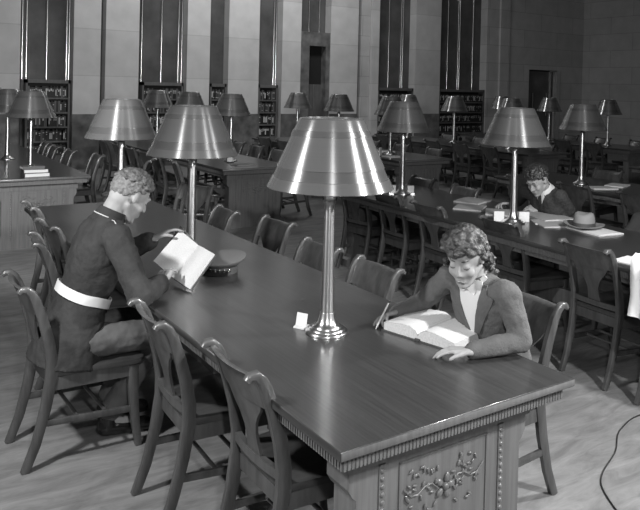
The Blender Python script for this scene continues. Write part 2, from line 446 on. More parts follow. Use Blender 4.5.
TC = {'main': (0, 0, 0), 'right': (2.655, -.1, RZ2), 'lb': (-.02, 6.25, 0), 'cb': (2.59, 6.22, 0), 'c3': (5.35, 6.22, 0), 'c4': (8.08, 6.22, 0), 'c5': (10.88, 6.22, 0), 'r3': (5.36, -.05, 0), 'r4': (8.1, -.05, 0)}
place_table('main', 'big dark reading table between the uniformed sitter and the white bloused reader', *TC['main'])
place_table('right', 'reading table holding the felt hat, papers and the writing person', *TC['right'])
place_table('lb', 'reading table carrying the stack of three books, carved end toward the camera', *TC['lb'])
place_table('cb', 'reading table with plain lit end seen between the two biggest lampshades', *TC['cb'])
place_table('c3', 'dim reading table behind the lamp with two white slip pads', *TC['c3'])
place_table('c4', 'shadowed far table in front of the widest bookcase', *TC['c4'])
place_table('c5', 'shadowed far table in front of the open door', *TC['c5'])
place_table('r3', 'dark table just behind the writing person', *TC['r3'])
place_table('r4', 'dark table two rows behind the writing person near the side wall', *TC['r4'])
def on_table(key, x, y, z=0):
    x0, y0, r = TC[key]; return (x0+x*math.cos(r)-y*math.sin(r), y0+x*math.sin(r)+y*math.cos(r), TH+z)

# ------------------------------------------------------------------ chairs
def make_chair():
    t = thing('library_chair', 'x', 'chair')
    prof = [(-.315, 0), (-.268, .12), (-.228, .28), (-.205, .42), (-.205, .50), (-.222, .60), (-.25, .70), (-.282, .79), (-.300, .825), (-.322, .846), (-.345, .846), (-.358, .832)]
    def py(z):
        for (y0, z0), (y1, z1) in zip(prof, prof[1:]):
            if z0 <= z <= z1: return y0+(y1-y0)*(z-z0)/(z1-z0)
        return prof[7][0]
    for s in (-1, 1):
        pts = [(s*(.166+.010*z), y, z) for y, z in prof]
        MB().sweep(pts, (1, 0, 0), .0145, [.019, .021, .024, .027, .026, .024, .022, .020, .018, .016, .013, .009]).build('back_post', M['chair'], t, 50)
        MB().sweep([(s*.19, .215, 0), (s*.192, .195, .12), (s*.192, .182, .26), (s*.19, .18, .41)], (1, 0, 0), [.014, .016, .018, .02], [.016, .02, .023, .025]).build('front_leg', M['chair'], t, 50)
        MB().sweep([(s*.169, -.235, .21), (s*.19, .18, .19)], (1, 0, 0), .009, .015).build('side_stretcher', M['chair'], t, 50)
    # crest: concave panel
    def curved(z, half, depth, off=0):
        return [(x, py(z)-depth*(1-(x/.19)**2)+off, z) for x in [half*(-1+2*i/12) for i in range(13)]]
    def panel(rows, th):
        mb = MB(); rings = []
        for z, half, d in rows:
            f_ = curved(z, half, d, th/2); b2 = curved(z, half, d, -th/2)
            rings.append(f_+b2[::-1])
        return mb.loft(rings)
    panel([(.715, .161, .028), (.735, .162, .029), (.79, .162, .031), (.822, .163, .032), (.838, .163, .032)], .020).build('crest_rail', M['chair'], t, 50)
    panel([(.475, .050, .020), (.50, .047, .020), (.54, .040, .021), (.58, .042, .023), (.62, .058, .025), (.655, .084, .027), (.69, .115, .028), (.72, .132, .028)], .011).build('back_splat', M['chair'], t, 50)
    panel([(.462, .160, .020), (.475, .160, .020), (.495, .160, .020)], .024).build('lower_rail', M['chair'], t, 50)
    outl = [(-.160, -.205), (.160, -.205), (.176, -.19), (.22, .18), (.215, .215), (.19, .235), (-.19, .235), (-.215, .215), (-.22, .18), (-.176, -.19)]
    bevel(MB().prism(outl, lambda u, v, tt: (u, v, tt), .415, .445).build('seat', M['seat'], t), .008, 2)
    MB().box((-.172, .17, .355), (.172, .19, .415)).box((-.158, -.205, .355), (.158, -.185, .415)).prism([(-.176, -.19), (-.158, -.19), (-.180, .17), (-.198, .17)], lambda u, v, tt: (u, v, tt), .355, .415).prism([(.176, -.19), (.198, .17), (.180, .17), (.158, -.19)], lambda u, v, tt: (u, v, tt), .355, .415).build('seat_rail', M['chair'], t)
    for y in (-.075, .055): MB().tube([(-.180, y, .20), (.180, y, .20)], .0095, 8).build('cross_rung', M['chair'], t, 50)
    return t
chair0 = make_chair(); used = []
def chair(x, y, face, label, group=None):
    """face = heading the sitter looks, degrees from +X"""
    o = chair0 if not used else copy_tree(chair0); used.append(o)
    return relabel(o, label, (x, y, 0), math.radians(face-90), group)
# main table, near side (facing +X)
chair(.27, .59, 0, 'empty wooden chair tucked under the big table, closest to its carved end')
chair(.19, 1.19, -2, 'empty wooden chair between the uniformed sitter and the chair closest to the table end')
chair(-.185, 1.96, 2, 'wooden chair the person in dark uniform sits on')
chair(.08, 2.81, -7, 'empty wooden chair directly behind the back of the uniformed sitter')
chair(.24, 3.32, 4, 'second empty chair behind the uniformed sitter')
chair(.29, 4.08, 0, 'last chair on the uniformed sitter\'s side of the big table')
# main table, far side (facing -X)
chair(1.17, .60, 178, 'wooden chair the person reading the open book sits on')
chair(.895, 1.395, 180, 'chair pushed in beside the writing hand, its crest rail above the big table')
chair(.885, 1.94, 180, 'pushed in chair whose crest rail shows directly behind the biggest lamp\'s stem')
chair(1.03, 2.70, 183, 'pushed in chair standing alone midway on the far side of the big table')
chair(.90, 3.30, 176, 'pushed in chair beyond the peaked cap, crest rail above the tabletop')
chair(1.26, 4.38, 212, 'chair turned askew at the far corner of the big table')
# right table, near side
def rchair(dx, y, face, label): chair(dx+.0559*y, y, face, label)
rchair(2.92, 1.13, -4, 'chair in front of the felt hat, seen whole down to its feet')
rchair(3.02, 1.98, -3, 'chair with vase splat directly behind the white bloused reader\'s head')
rchair(2.97, 2.76, -3, 'vase splat chair between the white bloused reader and the biggest lamp, under the slip pads')
rchair(2.99, 3.38, -3, 'chair with vase splat just right of the biggest lampshade\'s rim')
rchair(2.98, 4.02, 6, 'chair half hidden behind the stem of the biggest lamp')
rchair(3.36, 2.36, 178, 'chair the writing person sits on')
rchair(3.37, 3.42, 177, 'chair crest showing just above the fanned magazines')
rchair(3.39, 4.12, 177, 'chair crest showing beside the slip pads on the far side of the hat table')
rchair(3.55, 1.42, 180, 'chair with the dark coat over its back')
# row two: left-back table
for i, (x, y, a, lab) in enumerate([(1.17, 7.62, 180, 'closest'), (1.0, 8.32, 182, 'second'), (.95, 9.0, 180, 'third'), (.98, 9.72, 180, 'fourth')]):
    chair(x, y, a, '%s chair in the row beside the table with three stacked books' % lab)
chair(1.62, 6.95, 150, 'dark chair pulled out beside the carved end of the table with three books')
for i, (x, y, a, lab) in enumerate([(2.42, 6.55, -12, 'bright edged chair standing sideways under the second big lampshade'), (2.40, 7.22, 0, 'chair between the two largest left lamps, behind the bright edged chair'), (2.48, 7.85, 4, 'third chair of the row behind the second lampshade'), (2.5, 8.5, 0, 'fourth chair of the row behind the second lampshade'), (2.52, 9.2, 0, 'dim chair above the uniformed sitter\'s hair'), (2.50, 9.9, 0, 'dim last chair of the row above the uniformed sitter\'s hair')]):
    chair(x, y, a, lab)
for i, (x, y, a) in enumerate([(3.86, 6.85, 178), (3.80, 7.5, 180), (3.82, 8.2, 183), (3.85, 8.9, 180), (3.85, 9.6, 180)]):
    chair(x, y, a, 'dark chair on the far side of the plain ended table, %s from its end' % ('first', 'second', 'third', 'fourth', 'fifth')[i])
for tk, nm in (('c3', 'the dim table behind the slip pad lamp'), ('c4', 'the shadowed table before the widest bookcase'), ('c5', 'the shadowed table before the open door')):
    x0, y0, r = TC[tk]
    for i, y in enumerate((.6, 1.3, 2.0, 2.8, 3.5)):
        chair(x0+.02, y0+y, random.uniform(-5, 5), 'dark chair on the near side of %s' % nm, 'near chairs of '+nm)
    for i, y in enumerate((.7, 1.5, 2.3, 3.2)):
        chair(x0+W-.05, y0+y, 180+random.uniform(-5, 5), 'dark chair on the far side of %s' % nm, 'far chairs of '+nm)
for tk, nm in (('r3', 'the dark table behind the writing person'), ('r4', 'the dark table two rows behind the writing person')):
    x0, y0, r = TC[tk]
    for y in (1.7, 2.4, 3.1, 3.8): chair(x0+.02, y0+y, random.uniform(-4, 4), 'shadowed chair on the near side of %s' % nm, 'near chairs of '+nm)
    for y in (2.2, 3.0, 3.8): chair(x0+W-.05, y0+y, 180+random.uniform(-4, 4), 'shadowed chair on the far side of %s' % nm, 'far chairs of '+nm)

# ------------------------------------------------------------------ lamps
def make_lamp():
    t = thing('table_lamp', 'x', 'lamp')
    MB().lathe([(.001, 0), (.090, 0), (.091, .006), (.086, .012), (.076, .014), (.074, .020), (.062, .023), (.060, .030), (.048, .034), (.040, .045), (.034, .065), (.031, .085), (.001, .086)], 40).build('base', M['stem'], t, 60)
    MB().lathe([(.001, .08), (.0285, .08), (.0270, .13), (.0245, .25), (.0225, .45), (.0215, .555), (.001, .556)], 32).build('stem', M['stem'], t, 60)
    MB().lathe([(.001, .545), (.026, .545), (.027, .555), (.024, .560), (.024, .572), (.027, .576), (.027, .586), (.020, .592), (.014, .60), (.014, .68), (.001, .68)], 24).build('collar', M['stem'], t, 60)
    for s in (-1, 1):
        MB().tube([(0, 0, .645), (s*.05, 0, .65), (s*.085, 0, .675)], .009, 8).build('bulb_arm', M['stem'], t, 60)
        MB().lathe([(.001, .66), (.016, .665), (.02, .70), (.034, .745), (.036, .77), (.025, .795), (.001, .805)], 16, (s*.095, 0, 0)).build('light_bulb', M['paper'], t, 60)
    zb, zt, rb, rt = .614, .906, .2675, .136
    prof = [(rb-.004, zb), (rb, zb+.003)]
    def R(z): return rb+(rt-rb)*(z-zb)/(zt-zb)
    for fz, st in ((.155, .0), (.16, -.0035), (.30, -.0035), (.305, .0), (.75, .0), (.755, .0035), (.83, .0035), (.835, 0), (.975, 0)):
        z = zb+(zt-zb)*fz; prof.append((R(z)+st, z))
    prof += [(rt, zt-.003), (rt-.004, zt), (rt-.016, zt+.001), (rt-.020, zt-.006), (.02, zt-.006), (.001, zt-.006)]
    n = 72; mb = MB()
    rings = [[V((r*math.cos(2*PI*j/n), r*math.sin(2*PI*j/n), z)) for j in range(n)] for r, z in prof]
    mb.loft(rings, 0, caps=False)
    for i in range(len(rings)-1):
        f0 = (prof[i][1]+prof[i+1][1])/2-zb
        if i < 11 and (.158 < f0/(zt-zb) < .302 or .752 < f0/(zt-zb) < .832):
            for k in range(n): mb.mi[i*n+k] = 2
    inner = [(rb-.004, zb), (rb-.008, zb+.004), (rt-.008, zt-.012), (.001, zt-.012)]
    mb.loft([[V((r*math.cos(2*PI*j/n), r*math.sin(2*PI*j/n), z)) for j in range(n)] for r, z in inner], 1, caps=False)
    mb.build('lamp_shade', [M['shade'], M['shade_in'], M['shade_b']], t, 25)
    return t
lamp0 = make_lamp(); lused = []
def lamp(key, y, label, x=W/2, rz=0):
    o = lamp0 if not lused else copy_tree(lamp0); lused.append(o)
    return relabel(o, label, on_table(key, x, y, .0005), rz, None)
lamp('main', .85, 'biggest aluminium table lamp, standing between the two readers', rz=.6)
lamp('main', 2.31, 'second aluminium lamp of the big table, beside the peaked cap', rz=.6)
lamp('main', 3.655, 'third aluminium lamp of the big table, shade above the uniformed sitter\'s head', rz=.6)
lamp('right', 2.326, 'aluminium lamp in front of the writing person', .406)
lamp('right', 3.90, 'aluminium lamp with a white slip pad on either side', .488)
lamp('r3', 3.55, 'dim aluminium lamp standing behind the writing person\'s shoulder', .42)
for key, nm, ys in (('lb', 'the table with three stacked books', (.56, 2.0, 3.4)), ('cb', 'the plain ended table', (.85, 2.28, 3.65)), ('c3', 'the dim table behind the slip pad lamp', (.85, 2.28, 3.65)), ('c4', 'the shadowed table before the widest bookcase', (.85, 2.28, 3.65)), ('c5', 'the shadowed table before the open door', (.85, 2.28, 3.65))):
    for i, y in enumerate(ys):
        lamp(key, y, '%s lamp along %s' % (('first', 'middle', 'last')[i], nm))
for y in (1.6, 3.0): lamp('r4', y, 'dark lamp on the table two rows behind the writing person, %s of two' % ('nearer' if y < 2 else 'farther'))

# ------------------------------------------------------------------ small table items
def slab(name, label, cat, loc, size, rz, mat, group=None, tilt=(0, 0)):
    w, d, h = size
    o = MB().box((-w/2, -d/2, 0), (w/2, d/2, h)).build(name, mat); o.location = loc; o.rotation_euler = (tilt[0], tilt[1], rz)
    return tag(o, label, cat, group)
def pad_holder(label, loc, rz):
    t = thing('slip_pad', label, 'note pad', loc, rz)
    MB().box((-.035, -.03, 0), (.035, .03, .012)).box((-.035, .02, .012), (.035, .03, .05)).build('holder', M['stem'], t)
    m = MB().box((-.032, -.014, .013), (.032, .018, .082)); m.build('paper_slips', M['paper'], t)
for q, nm in ((-.095, 'closer to the biggest lamp'), (.085, 'closer to the fanned magazines')):
    x, y, z = on_table('right', .488, 3.90); pad_holder('white slip pad beside the double pad lamp, %s' % nm, (x+.836*q, y-.548*q, z), -.5)
for q, nm in ((-.10, 'on the side of the writing hand'), (.10, 'on the side of the felt hat')):
    x, y, z = on_table('right', .406, 2.326)
    slab('note_card', 'standing white card at the writing person\'s lamp, %s' % nm, 'card', (x+.836*q+.035, y-.548*q+.05, z), (.08, .012, .078), -.58, M['paper'])
x, y, z = on_table('right', .62, 2.17); slab('paper_slip', 'small white paper lying at the foot of the writing person\'s lamp', 'paper', (x, y, z), (.13, .16, .004), .4, M['paper'])
x, y, z = on_table('right', .40, 2.43); slab('paper_slip', 'white slip lying just behind the white bloused reader\'s chair crest', 'paper', (x, y, z), (.12, .10, .003), .3, M['paper'])
# folded paper beside the biggest lamp
o = MB().prism([(-.03, 0), (.03, 0), (.028, .006), (-.004, .014), (.006, .058), (.001, .06), (-.012, .010), (-.03, .006)], lambda u, v, tt: (u, tt, v), -.025, .025).build('folded_paper', M['paper'])
o.location = (.462, .955, TH); o.rotation_euler = (0, 0, .5); tag(o, 'small folded white paper against the base of the biggest lamp', 'paper')
# magazines and papers on the right table
def magazine(label, cx, cy, w, d, h, rz, mat, z=0.0):
    t = thing('magazine', label, 'magazine', (cx, cy, TH+z), rz)
    mb = MB(); n = 8
    rings = []
    for i in range(n+1):
        x = -w/2+w*i/n; b = h+.006*math.sin(PI*i/n)
        rings.append([V((x, -d/2, 0)), V((x, d/2, 0)), V((x, d/2, b)), V((x, -d/2, b))])
    mb.loft(rings); mb.build('cover', mat, t, 30)
    MB().box((-w/2+.004, -d/2-.0015, .002), (w/2-.004, -d/2+.003, h-.001)).build('page_edge', M['edge'], t)
magazine('grey magazine lying lowest and farthest from the lamp in the fanned pile', 3.38, 2.86, .30, .24, .010, .6, M['greyp'])
magazine('grey magazine on the far side of the fanned pile, under the chair crest', 3.66, 3.10, .32, .24, .014, .35, M['greyp'])
magazine('open grey paper of the fanned pile closest to the writing person\'s lamp', 3.42, 2.56, .30, .22, .012, .75, M['greyp'])
magazine('thick grey periodical under the writing person\'s forearm', 3.62, 2.24, .30, .40, .020, -.25, M['greyp'])
magazine('pale paper lying under the felt hat', 3.50, 1.70, .24, .36, .010, -.15, M['paper'])
magazine('thin grey sheet between the periodical and the hat', 3.44, 2.02, .26, .30, .006, -.5, M['greyp'])
# felt hat
t = thing('felt_hat', 'grey felt fedora with dark band resting on the pale paper', 'hat', (3.48, 1.765, TH+.0165), .4)
def sx(v, f): return V((v.x*f, v.y, v.z))
n = 40
def hring(rx, ry, z, dent=0): return [V((rx*math.cos(2*PI*j/n), ry*math.sin(2*PI*j/n), z-dent*abs(math.cos(2*PI*j/n))**2)) for j in range(n)]
MB().loft([hring(.098, .08, .006), hring(.097, .079, .045), hring(.090, .073, .085), hring(.080, .064, .110, .012), hring(.060, .046, .118, .012), hring(.035, .02, .104, .006), hring(.01, .006, .098)]).build('crown', M['felt'], t, 60)
def bring(r, z, lift): return [V((r*1.12*math.cos(a), r*math.sin(a), z+lift*abs(math.sin(a))-.004*math.cos(a))) for a in (2*PI*j/n for j in range(n))]
MB().loft([bring(.085, .004, 0), bring(.12, .006, .004), bring(.148, .012, .016), bring(.150, .016, .018), bring(.12, .012, .006), bring(.085, .010, 0)], caps=False).build('brim', M['felt'], t, 60)
MB().loft([hring(.1005, .0825, .010), hring(.1, .082, .042)], caps=False).build('hat_band', M['band'], t, 60)
# books stacked on the back table
def closed_book(label, loc, rz, w, d, h, spine):
    t = thing('book', label, 'book', loc, rz)
    MB().box((-w/2, -d/2, 0), (w/2, d/2, .004)).box((-w/2, -d/2, h-.004), (w/2, d/2, h)).box((-w/2, -d/2, .004), (-w/2+.006, d/2, h-.004)).build('cover', spine, t)
    MB().box((-w/2+.006, -d/2+.006, .004), (w/2-.005, d/2-.006, h-.004)).build('page_block', M['paper'], t)
    return t
closed_book('pale paged book at the bottom of the three book stack', (.475, 6.42, TH), .03, .26, .19, .043, M['cover'])
closed_book('pale paged book in the middle of the three book stack', (.47, 6.42, TH+.0432), -.04, .25, .18, .04, M['spineB'])
closed_book('dark spined book on top of the three book stack', (.44, 6.42, TH+.0836), PI/2+.03, .17, .225, .032, M['spineC'])
# papers on the dim tables
for key, x, y, nm in (('cb', .45, .35, 'lit end of the plain ended table'), ('c3', .3, .5, 'near end of the dim table'), ('c3', .7, 1.2, 'middle of the dim table'), ('r3', .3, 3.2, 'dark table behind the writing person'), ('r3', .66, 3.25, 'far edge of the dark table behind the writing person')):
    p = on_table(key, x, y); slab('paper_sheet', 'pale sheet on the %s' % nm, 'paper', p, (.28, .2, .012), random.uniform(-.5, .5), M['greyp'] if key in ('cb',) else M['paper'])
x, y, z = on_table('c3', .25, .75); slab('index_card', 'small upright white card glowing on the dim table behind the slip pad lamp', 'card', (x, y, z), (.09, .02, .12), .6, M['paper'])
x, y, z = on_table('cb', .42, .66); pad_holder('slip pad beside the first lamp of the plain ended table', (x, y, z), .3)

# peaked cap on the big table
t = thing('peaked_cap', 'uniform cap with pale flat crown and shiny visor on the big table', 'cap', (.555, 1.945, TH), .35)
t.scale = (.88, .88, .88)
n = 40
def cr(r, z, tilt=0, e=1.0, ox=0): return [V((ox+r*e*math.cos(a), r*math.sin(a), z+tilt*math.cos(a))) for a in (2*PI*j/n for j in range(n))]
MB().loft([cr(.096, .0), cr(.098, .045, .0)]).build('cap_band', M['band'], t, 60)
MB().loft([cr(.098, .042), cr(.125, .068, .012, 1.05), cr(.140, .082, .018, 1.06, .005), cr(.141, .088, .020, 1.06, .005), cr(.12, .094, .018, 1.06, .005), cr(.05, .096, .008), cr(.005, .096)]).build('cap_crown', M['capcloth'], t, 60)
mb = MB(); rings = []
for r, z in ((.094, .022), (.145, .003), (.148, .005), (.094, .028)):
    rings.append([V((r*math.cos(a)*(1.0 if r < .1 else 1.06), r*math.sin(a)*(1 if r < .1 else .82), z)) for a in [PI+(-1.15+2.3*i/20) for i in range(21)]])
mb.loft(rings, caps=False, close=False); mb.build('visor', M['patent'], t, 60)
MB().tube([(.1005*math.cos(a), .1005*math.sin(a), .018) for a in [PI-1.3+2.6*i/16 for i in range(17)]], .006, 8).build('chin_strap', M['patent'], t, 60)
mb = MB()
for a in [PI-1.2+.3*i for i in range(9)]: mb.ell((.101*math.cos(a), .101*math.sin(a), .032), (.006, .006, .006), None, 8, 5)
mb.build('strap_button', M['gold'], t, True)
CAPT = t

# open book in front of the woman
OBX, OBY, OBR = .785, .572, math.radians(14)
t = thing('open_book', 'thick open book with blank looking white pages under the reader\'s hands', 'book', (OBX, OBY, TH), OBR)
def half_book(sg):
    # local: x along spine (0 .. .30), y outward
    prof = [(0, .020), (.012, .040), (.04, .052), (.08, .051), (.13, .044), (.175, .036)]
    mb = MB(); rings = []
    for y, z in prof: rings.append([V((0, sg*y, .006)), V((.27, sg*y, .006)), V((.27, sg*y, z)), V((0, sg*y, z))])
    mb.loft(rings); o = mb.build('page_block', M['edge'], t, 30)
    mb = MB(); rows = [[V((x, sg*y, z+.0012)) for x in (.001, .269)] for y, z in prof]
    mb.loft(rows, caps=False, close=False); p = mb.build('page', M['pagew'], o, 30)
half_book(1); half_book(-1)
MB().box((-.006, -.183, 0), (.276, -.004, .005)).box((-.006, .004, 0), (.276, .183, .005)).box((-.006, -.012, 0), (.276, .012, .012)).build('cover', M['cover'], t)

# floor cord at the near corner
def smooth_path(P, n=8):
    P = [V(p) for p in P]; out = []
    for i in range(len(P)-1):
        a, b2, c, d = P[max(i-1, 0)], P[i], P[i+1], P[min(i+2, len(P)-1)]
        for k in range(n):
            t = k/n; out.append(.5*((2*b2)+(c-a)*t+(2*a-5*b2+4*c-d)*t*t+(3*b2-a-3*c+d)*t**3))
    return out+[P[-1]]
cu = MB().tube(smooth_path([(1.50, .02, .005), (1.67, .29, .005), (1.80, .40, .005), (2.05, .50, .005), (2.29, .63, .005), (2.60, .66, .005), (3.0, .4, .005)]), .0035, 6)
tag(cu.build('electric_cord', M['cord'], None, 60), 'thin dark cord lying on the floor past the big table\'s corner', 'cord')

# coat over a chair, pale garment at the edge
def drape(name, label, cat, cx, cy, face, mat, w, front, back, ph):
    """cloth hung over a chair back: runs down the front, over the crest, down behind"""
    path = [(-.135, .845-front), (-.150, .845-front*.6), (-.185, .76), (-.235, .80), (-.285, .856), (-.345, .872), (-.375, .84), (-.370, .845-back*.3), (-.355, .845-back*.65), (-.37, .845-back)]
    nx = 24; mb = MB(); rows = []
    for i, (y, z) in enumerate(path):
        fall = abs(i-5)/5
        rows.append([V((w*(-1+2*k/nx)*(1+.08*fall), y+.016*fall*math.sin(k*1.15+ph+i*.3)*(1 if y < -.2 else .6), z+.018*fall*math.sin(k*.37+ph))) for k in range(nx+1)])
    mb.loft([r+[p+V((0, -.006 if i > 5 else .006, .006 if 3 < i < 7 else 0)) for p in r[::-1]] for i, r in enumerate(rows)])
    o = mb.build(name, mat, None, 70); o.location = (cx, cy, .002); o.rotation_euler = (0, 0, math.radians(face-90)); return tag(o, label, cat)
drape('coat', 'dark coat draped over the chair behind the felt hat', 'coat', 3.55+.0559*1.42, 1.42, 180, M['coat'], .215, .18, .52, .3)
x, y, z = on_table('right', .18, 1.02); slab('paper_sheet', 'white sheet at the table edge beside the chair in front of the hat', 'paper', (x, y, z), (.2, .3, .006), .1, M['paper'])
drape('garment', 'white garment hung over the chair back at the picture edge', 'garment', 2.93+.0559*.62, .60, 0, M['pale'], .19, .16, .34, 1.1)
rchair(2.93, .60, 0, 'chair under the white garment at the picture edge')

# ------------------------------------------------------------------ people
def frame(fwd, up_hint=(0, 0, 1)):
    f = V(fwd).normalized(); l = V(up_hint).cross(f).normalized(); u = f.cross(l)
    return Matrix((f, l, u)).transposed()
def head_parts(mb, c, Rm, s=1.0, jaw=1.0, fem=False):
    def P(x, y, z): return V(c)+Rm @ (V((x, y, z))*s)
    def E(p, r): mb.ell(P(*p), tuple(k*s for k in r), Rm, 18, 12)
    def Cp(p, q, a, b): mb.cap(P(*p), P(*q), a*s, b*s)
    E((-.010, 0, .030), (.096, .075, .090)); E((.030, 0, -.040), (.062, .056*jaw, .078)); E((-.04, 0, -.02), (.06, .062, .07))
    E((.066, 0, -.102), (.022, .024, .018))
    for y in (-1, 1):
        Cp((-.012, y*.052, -.05), (.056, y*.020, -.098), .018, .016); E((.060, y*.034, -.030), (.026, .024, .028))
        E((-.004, y*.074, -.008), (.017, .0075, .028)); E((.0755, y*.031, .004), (.013, .0145, .012)); E((.098 if not fem else .094, y*.010, -.033), (.010, .008, .007))
    E((.044, 0, -.034), (.046, .053, .060))
    if fem:
        E((.052, 0, -.035), (.042, .052, .052)); Cp((.074, -.026, .040), (.074, .026, .040), .012, .012)
        Cp((.084, 0, .002), (.1005, 0, -.029), .0060, .0095)
    else:
        Cp((.084, -.036, .026), (.084, .036, .026), .012, .012); Cp((.090, 0, .012), (.107, 0, -.030), .008, .0125)
    Cp((.086, -.016, -.064), (.086, .016, -.064), .008, .008); Cp((.083, -.014, -.075), (.083, .014, -.075), .0085, .0085)
    return P
def face_bits(parent, P, Rm, s, lips, brow, body):
    from mathutils.bvhtree import BVHTree
    bv = BVHTree.FromPolygons([v.co for v in body.data.vertices], [tuple(p.vertices) for p in body.data.polygons])
    def on(y, z, off):
        o = P(.2, y, z); h = bv.ray_cast(o, Rm @ V((-1, 0, 0)))[0]
        return (h if h is not None else P(.09, y, z))+Rm @ V((off, 0, 0))
    def stroke(name, pts, rad, mat):
        MB().tube(pts, rad, 8).build(name, mat, parent, True)
    for y in (-1, 1):
        ys = [.014+.005*k for k in range(7)]
        stroke('eyebrow', [on(y*q, .029+.006*math.sin(PI*min(1, (q-.014)/.034)), .0002) for q in ys], [s*r for r in (.0016, .0026, .0029, .0027, .0023, .0018, .001)], brow)
        ys = [.018+.0042*k for k in range(7)]
        stroke('eyelash', [on(y*q, -.001-.004*math.sin(PI*(q-.018)/.026), .0004) for q in ys], [s*r for r in (.0008, .0013, .0016, .0017, .0017, .0015, .001)], M['ink'])
    ys = [-.021+.0042*k for k in range(11)]
    stroke('lips', [on(q, -.068+.0015*math.cos(q*150), -.0010) for q in ys], [s*(.0014+.0040*math.cos(q/.021*PI/2)**.7 if abs(q) < .0209 else .0012) for q in ys], lips)
def head_deform(P, Rm, s, dep=.006):
    socks = [(P(.096, y*.030, .013), .016*s, Rm @ V((-1, 0, 0))*dep*s) for y in (-1, 1)]+[(P(.09, 0, -.0695), .006*s, Rm @ V((-1, 0, 0))*.002*s)]
    def f(co):
        for c, r, d in socks:
            q = (co-c).length_squared/(r*r)
            if q < 6: co = co+d*math.exp(-q)
        return co
    return f
def soften(o, c, r, n):
    bm = bmesh.new(); bm.from_mesh(o.data); vs = [v for v in bm.verts if (v.co-V(c)).length < r]
    for _ in range(n): bmesh.ops.smooth_vert(bm, verts=vs, factor=.5, use_axis_x=True, use_axis_y=True, use_axis_z=True)
    bm.to_mesh(o.data); bm.free(); return o
def hand_parts(mb, wrist, d, n, side, s=1.0, curl=(.3, .35, .4, .45), thumb=(.5, .4), spread=.13):
    wrist, d, n = V(wrist), V(d).normalized(), V(n).normalized(); n = (n-d*n.dot(d)).normalized(); t = d.cross(n)*side
    offs = (.033, .0115, -.011, -.032); lens = (.072, .080, .075, .058); kn = (.088, .092, .088, .080)
    for i in range(4):
        k = wrist+(d*kn[i]+t*offs[i])*s
        mb.cap(wrist+t*offs[i]*.6*s, k, .015*s, .0115*s)
        dd = (d+t*spread*(1.5-i)).normalized(); p = k; a = 0
        for j, fr in enumerate((.45, .31, .24)):
            a += curl[i]*(.9, 1.1, .8)[j]
            v = (dd*math.cos(a)-n*math.sin(a)); q = p+v*lens[i]*fr*s
            mb.cap(p, q, (.0092, .0085, .0078)[j]*s, (.0085, .0078, .0068)[j]*s, 10); p = q
    b = wrist+(d*.028+t*.028)*s; m = b+(d*.030+t*.022-n*.008)*s
    mb.cap(wrist+d*.008*s+t*.012*s, b, .016*s, .0145*s); mb.cap(b, m, .0135*s, .0105*s)
    v = (d*math.cos(thumb[0])+t*.3-n*thumb[1]).normalized(); e = m+v*.026*s; mb.cap(m, e, .0105*s, .0092*s); mb.cap(e, e+(v-n*.3).normalized()*.022*s, .0092*s, .0078*s)
def hair_blobs(mb, P, Rm, s, keep, n, r, base=(.100, .079, .094), ctr=(-.012, 0, .032), seed=1, lift=0):
    rnd = random.Random(seed); k = 0
    while k < n:
        d = V((rnd.gauss(0, 1), rnd.gauss(0, 1), rnd.gauss(0, 1))).normalized()
        p = V((ctr[0]+d.x*base[0], ctr[1]+d.y*base[1], ctr[2]+d.z*base[2]))
        if not keep(p, d): continue
        k += 1; rr = r*rnd.uniform(.75, 1.25); q = Matrix.Rotation(rnd.uniform(0, PI), 3, 'Z') @ Matrix.Rotation(rnd.uniform(0, PI), 3, 'X')
        mb.ell(P(*(p+d*lift)), (rr*1.5*s, rr*.8*s, rr*.8*s), q, 10, 6)
def loftbody(mb, secs, side):
    """secs: (centre, half width along side, half depth)"""
    side = V(side).normalized(); rings = []; n = 28
    for i, (c, a, b) in enumerate(secs):
        t = (V(secs[min(i+1, len(secs)-1)][0])-V(secs[max(i-1, 0)][0])).normalized(); sd = (side-t*side.dot(t)).normalized(); f = t.cross(sd)
        rings.append([V(c)+sd*math.copysign(abs(math.cos(x))**.8, math.cos(x))*a+f*math.copysign(abs(math.sin(x))**.85, math.sin(x))*b for x in (2*PI*j/n for j in range(n))])
    mb.loft(rings); return rings

